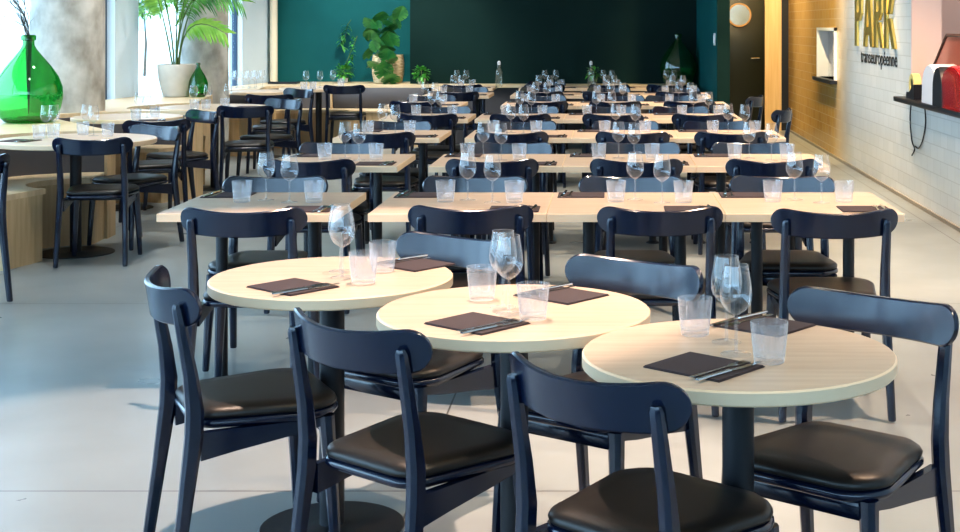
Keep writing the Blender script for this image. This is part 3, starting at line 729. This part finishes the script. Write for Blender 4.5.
# bottles on the back tables
def bottle(px, y, label, sprig=False):
    x = (px-CX)*y/F; t = thing('water_bottle', label, 'bottle', (x,y,TOP+.0008), 0, 'clear bottles on the back-row tables')
    put('body', MB().lathe([(.036,0),(.040,.004),(.040,.17),(.036,.195),(.020,.222),(.015,.235),(.015,.265)], 24, cap0=True).mesh('body', M['bottle'], 50), t)
    put('stopper', MB().lathe([(.017,.262),(.019,.268),(.019,.285),(.015,.302),(.008,.31)], 16, cap0=True, cap1=True).mesh('stopper', M['whitepl'], 50), t)
    put('wire_bail', MB().tube([(-.017,-.012,.235),(-.020,-.016,.27),(0,-.018,.295),(.020,-.016,.27),(.017,-.012,.235)], .0018, 5).mesh('wire_bail', M['steel']), t)
bottle(499, 16.55, 'clear swing-top water bottle on the back-row table, left one of the two')
bottle(591, 16.55, 'clear swing-top water bottle with leaves behind it on the back-row table')
x_ = (594-CX)*16.86/F
herb('potted_herb', 'small sprig of leaves in a clear pot behind the back-row bottle', x_, 16.86, TOP+.0008, M['bottle'], .04, .10, .09, 46)
# dark tray on the corner ledge
tr = thing('serving_tray', 'flat dark tray lying on the corner ledge by the cream pipe', 'tray', ((284-CX)*17.55/F,17.55,TOP))
put('tray_base', MB().box(-.18,.18,-.1,.1,0,.008,.002).mesh('tray_base', M['black']), tr)
put('tray_rim', MB().box(-.18,.18,-.1,-.092,.008,.022).box(-.18,.18,.092,.1,.008,.022).box(-.18,-.172,-.092,.092,.008,.022).box(.172,.18,-.092,.092,.008,.022).mesh('tray_rim', M['black'], smooth=False), tr)

# ------------------------------------------------------------------ right wall: letters, hatch shelf and machine
XW = 2.5
sg = thing('wall_lettering', 'gold raised capital letters PARK on the white tiled wall', 'sign', (XW-.03, 13.2, 1.26))
def bars(polys, name, m, depth=.05):
    # polys in (s,z): s runs to the right as seen from the room (towards smaller y)
    mb = MB()
    for p in polys:
        mb.loops([[(xx, -s_, z_) for s_,z_ in p] for xx in (.028,.028-depth)])
    return mb.mesh(name, m, smooth=False)
hh, st = .56, .13
def off(p, dx): return [(a+dx,b) for a,b in p]
def quad(a,b,w): return [(a[0],a[1]),(a[0]+w,a[1]),(b[0]+w,b[1]),(b[0],b[1])]
lw = .10
P = [quad((0,0),(0,hh),.11), [(.12,hh*.45),(.23,hh*.45),(.33,hh*.58),(.33,hh*.87),(.23,hh),(.12,hh),(.12,hh*.84),(.20,hh*.84),(.22,hh*.78),(.22,hh*.66),(.20,hh*.60),(.12,hh*.60)]]
A = [quad((0,0),(.15,hh),.11), quad((.33,0),(.20,hh),.12), [(.15,hh*.20),(.30,hh*.20),(.28,hh*.34),(.18,hh*.34)]]
Rr = [quad((0,0),(0,hh),.11), [(.12,hh*.45),(.23,hh*.45),(.33,hh*.58),(.33,hh*.87),(.23,hh),(.12,hh),(.12,hh*.84),(.20,hh*.84),(.22,hh*.78),(.22,hh*.66),(.20,hh*.60),(.12,hh*.60)], quad((.28,0),(.14,hh*.42),.11)]
K = [quad((0,0),(0,hh),.11), quad((.14,hh*.55),(.30,hh),.12), quad((.32,0),(.14,hh*.48),.12)]
s0 = -.83
for poly, dx in ((P,0),(A,.42),(Rr,.92),(K,1.36)):
    put('letter', bars([[(a*1.10,b) for a,b in off(p, s0+dx)] for p in poly], 'letter', M['gold'], .022), sg)
# small black wording under it
def text_mesh(s, size, depth, m, width=None):
    cu = bpy.data.curves.new('wording', 'FONT'); cu.body = s; cu.size = size; cu.extrude = depth; cu.align_x = 'CENTER'
    o = bpy.data.objects.new('tmp', cu); COL.objects.link(o)
    dg = bpy.context.evaluated_depsgraph_get(); me = bpy.data.meshes.new_from_object(o.evaluated_get(dg))
    bpy.data.objects.remove(o); bpy.data.curves.remove(cu)
    if width:
        xs = [v.co.x for v in me.vertices]; k = width/(max(xs)-min(xs))
        for v in me.vertices: v.co.x *= k
    me.materials.clear(); me.materials.append(m); return me
tm = text_mesh('transeurop\u00e9enne', .19, .0015, M['ink'], 1.75)
sw_ = tag(put('wall_wording', tm, None, (XW-.004, 13.0, 1.105), (pi/2,0,-pi/2)), 'small black raised wording under the gold letters on tiled wall', 'sign')

# light switch on the teal return wall
ls = thing('light_switch', 'white light switch plate on the teal wall left of the dark door', 'switch', (1.1875,15.70,1.31), heading(-1,-.05))
put('plate', MB().box(-.055,.055,-.002,.010,-.07,.07,.003).mesh('plate', M['whitepl']), ls)
put('rocker', MB().box(-.035,.035,.010,.016,-.045,.045,.002).mesh('rocker', M['white']), ls)
# hatch
struct('trim_hatch', MB().box(2.495,2.74,11.53,11.57,.86,2.3), M['pink'], smooth=False)
sh = thing('hatch_shelf', 'black serving shelf along the sill of the wall hatch', 'shelf', (2.5,10.0,0))
put('shelf_board', MB().box(-.12,.55,-1.4,1.72,.835,.875,.004).mesh('shelf_board', M['black']), sh)
ZS = .8762
# red countertop machine with white side and dark guard
mc = thing('countertop_machine', 'red countertop machine with white side and black curved guard on the hatch shelf', 'machine', (2.50,10.05,ZS))
def dome(x0,x1,y0,y1,h_,m,name,k=12):
    rings = []
    for xx,sc in ((x0,.94),(x0+.02,1),(x1-.02,1),(x1,.94)):
        ring_ = [(xx,y0,0)]
        for i in range(k+1):
            a = pi*i/k; yc = (y0+y1)/2; ring_.append((xx, yc-(y1-y0)/2*cos(a)*sc, h_*.45+h_*.55*sin(a)*sc))
        ring_.append((xx,y1,0)); rings.append(ring_)
    return MB().loops(rings).mesh(name, m, 50)
put('white_side', dome(-.10,.11,.22,.70,.30,M['whitepl'],'white_side'), mc)
put('guard', dome(-.115,.125,-.02,.28,.29,M['black'],'guard'), mc)
put('red_body', dome(-.11,.12,-.62,.06,.31,M['red'],'red_body'), mc)
put('foot', MB().box(-.09,.10,-.55,.55,-.0,.012).mesh('foot', M['black']), mc)
# tape dispenser
tp = thing('tape_dispenser', 'black tape dispenser with pale yellow roll at end of the hatch shelf', 'dispenser', (2.47,11.30,ZS))
rings = []
for a in range(25):
    u = 2*pi*a/24; rings.append([(dx, r_*cos(u), .105+r_*sin(u)) for dx,r_ in ((-.03,.06),(.03,.06),(.03,.098),(-.03,.098))])
put('tape_roll', MB().loops(rings, False, False).mesh('tape_roll', M['tape'], 40), tp)
put('holder', MB().loops([[(xx,-.16,0),(xx,.14,0),(xx,.12,.05),(xx,.02,.05),(xx,-.10,.11),(xx,-.16,.12)] for xx in (-.045,.045)]).mesh('holder', M['black'], 30), tp)
put('hub', MB().loops([[(xx,.058*cos(2*pi*i/16),.105+.058*sin(2*pi*i/16)) for i in range(16)] for xx in (-.02,.02)]).mesh('hub', M['black'], 40), tp)
# slanted glass screen behind the machine
sc_ = thing('sneeze_screen', 'slanted glass screen in a brown frame behind the red machine', 'screen', (2.64,10.76,ZS+.014))
scr = lambda y_,z_,d=0: (d+.02*z_,y_,z_)
br = mat('brown_screen_frame',(.10,.045,.03),.45)
put('glass_panel', MB().loops([[scr(-.9,.0,xx),scr(.76,.0,xx),scr(.76,.17,xx),scr(.22,.50,xx),scr(-.9,.50,xx)] for xx in (0,.006)]).mesh('glass_panel', mat('red_reflection_screen_panel',(.42,.12,.08),.15), smooth=False), sc_)  # reddish reflection in the glass, painted as an opaque red-brown panel
put('frame_bar', MB().tube([scr(.76,.0),scr(.76,.17),scr(.22,.50)], .014, 6).mesh('frame_bar', br), sc_)
put('frame_bar', MB().tube([scr(.22,.50),scr(-.9,.50)], .014, 6).mesh('frame_bar', br), sc_)
# cables hanging from the shelf
def cable(pts, label):
    P_ = [Vector(p) for p in pts]; out = []
    for i in range(len(P_)-1):
        a = P_[max(i-1,0)]; b_ = P_[i]; c_ = P_[i+1]; d_ = P_[min(i+2,len(P_)-1)]
        for k in range(6):
            t_ = k/6; out.append(.5*((2*b_)+(c_-a)*t_+(2*a-5*b_+4*c_-d_)*t_*t_+(3*b_-a-3*c_+d_)*t_**3))
    out.append(P_[-1])
    tag(put('cable', MB().tube(out, .006, 6).mesh('cable', M['black'])), label, 'cable', 'cables below the hatch')
cable([(2.470,11.45,.826),(2.485,11.55,.68),(2.488,11.50,.52),(2.488,11.40,.46),(2.488,11.50,.40)], 'thin black cable hanging below the hatch, the one with a loose end')
cable([(2.470,10.95,.826),(2.488,11.0,.70),(2.488,11.10,.56),(2.488,11.25,.48),(2.489,11.38,.485)], 'thin black cable hanging below the hatch, nearer the red machine')

# ------------------------------------------------------------------ outdoors, beyond the glass
struct('ground_outside', MB().box(-90,-5.5,-40,120,-.30,-.14).box(-5.5,60,-60,-4.2,-.30,-.14), M['outwhite'], smooth=False)
def tree(x, y, h, r, label):
    t = thing('street_tree', label, 'tree', (x,y,-.14), 0, 'trees outside the windows')
    put('trunk', MB().tube([(0,0,0),(.05,0,h*.3),(-.04,.05,h*.62)], [.05,.04,.03], 8).mesh('trunk', M['trunk']), t)
    mb = MB()
    for i in range(900):
        v = Vector((random.gauss(0,1),random.gauss(0,1),random.gauss(0,1))).normalized()*random.uniform(.3,1)**.6*r
        leaflet(mb, Vector((v.x,v.y,h*.72+v.z*.8)), Vector((random.gauss(0,1),random.gauss(0,1),random.gauss(0,1))), random.uniform(.12,.22), .10)
    put('crown', mb.mesh('crown', M['treeleaf'], 60), t)
random.seed(21)
tree(-14.6,44.0,3.5,.85, 'leafy street tree outside, seen through the window left of the palm')
tree(-12.3,41.5,3.6,.9, 'leafy street tree outside, seen just behind the palm')
bd = thing('building', 'pale building across the street outside the windows', 'building', (-30,95,-.14))
put('wall', MB().box(-25,25,0,8,0,14).mesh('wall', M['facade'], smooth=False), bd)
for i in range(10):
    for k in range(3):
        put('window', MB().box(-23+i*4.8,-20.6+i*4.8,-.05,.02,1.2+k*4.2,3.6+k*4.2).mesh('window', M['winpane'], smooth=False), bd)

# ------------------------------------------------------------------ light
w = bpy.data.worlds.new('day_sky'); scene.world = w; w.use_nodes = True
bg = w.node_tree.nodes['Background']; bg.inputs[0].default_value = (.50,.76,1.0,1); bg.inputs[1].default_value = 6.5
def spot(x, y, z, tx, ty, power, size, blend=.4, col=(1,.80,.60), rad=.04, tz=.7):
    l = bpy.data.lights.new('ceiling_or_fill_spot','SPOT'); l.energy = power; l.spot_size = radians(size); l.spot_blend = blend; l.color = col; l.shadow_soft_size = rad
    o = bpy.data.objects.new('ceiling_or_fill_spot', l); COL.objects.link(o); o.location = (x,y,z)
    o.rotation_euler = (Vector((tx,ty,tz))-Vector((x,y,z))).to_track_quat('-Z','Y').to_euler()
spot(-.55,4.5,3.85, -.98,4.2, 950, 54, .25, (1,.72,.56))
for (x,y) in ((-.2,7.8),(.9,6.8),(.6,9.6),(-.6,11.6),(.6,13.0),(-.8,14.6)):
    spot(x,y,3.85, x,y+.1, 240, 85, .6)
spot(.9,3.0,3.85, .45,3.2, 210, 60, .8, (1,.84,.58))  # added fill spot that warms the right front table
spot(1.7,5.0,3.85, 1.7,5.3, 800, 85, .5, (1,.68,.46))
spot(1.9,9.0,3.85, 2.0,9.6, 850, 85, .5, (1,.70,.46))
spot(1.7,13.0,3.85, 2.0,13.4, 700, 85, .5, (1,.76,.50))
spot(1.55,14.6,3.85, 2.5,17.2, 900, 80, .6, (1,.74,.40))  # added warm spot to brighten the gold end of the tiled wall
spot(-2.4,15.6,3.85, -2.9,17.9, 420, 60, .6, (1,.92,.80))  # added spot to brighten the monstera and the corner wall
spot(1.7,18.3,3.85, 2.1,19.4, 480, 100, .6, (1,.75,.45))
spot(3.4,10.3,3.8, 3.7,10.6, 110, 120, .6, (1,.84,.74))
spot(3.4,15.6,3.8, 3.6,16.0, 260, 120, .6, (1,.9,.8))
for (x,y) in ((-3.0,8.0),(-3.2,10.0),(-3.0,12.2),(-2.9,14.4),(-2.9,16.0)):
    spot(x,y,3.85, x-.4,y+.8, 240, 100, .7, (1,.95,.88))  # added fill spots along the dark banquette side
for (x,y,rz,sx,sy) in ((-6.0,7,-pi/2,22,3.5),):
    l = bpy.data.lights.new('window_portal','AREA'); l.shape = 'RECTANGLE'; l.size = 3.5; l.size_y = 22; l.cycles.is_portal = True
    o = bpy.data.objects.new('window_portal', l); COL.objects.link(o)
    o.location = (W(7)-.15,7,1.85); o.rotation_euler = (0,-pi/2,-math.atan(.136))
l = bpy.data.lights.new('window_portal','AREA'); l.shape = 'RECTANGLE'; l.size = 10; l.size_y = 3.6; l.cycles.is_portal = True
o = bpy.data.objects.new('window_portal', l); COL.objects.link(o); o.location = (-2.3,-4.15,1.85); o.rotation_euler = (pi/2,0,0)

# ------------------------------------------------------------------ camera
cd = bpy.data.cameras.new('camera'); cam = bpy.data.objects.new('camera', cd); COL.objects.link(cam)
cam.location = (0,0,H); cam.rotation_euler = (pi/2,0,0)
cd.sensor_fit = 'HORIZONTAL'; cd.sensor_width = 36; cd.lens = F/960*36
cd.shift_x = -(CX-480)/960; cd.shift_y = -(266-CY)/960
cd.clip_end = 300
scene.camera = cam
scene.view_settings.view_transform = 'Standard'
scene.view_settings.look = 'Medium High Contrast'
scene.view_settings.exposure = -.12
scene.cycles.transparent_max_bounces = 32
scene.cycles.max_bounces = 8
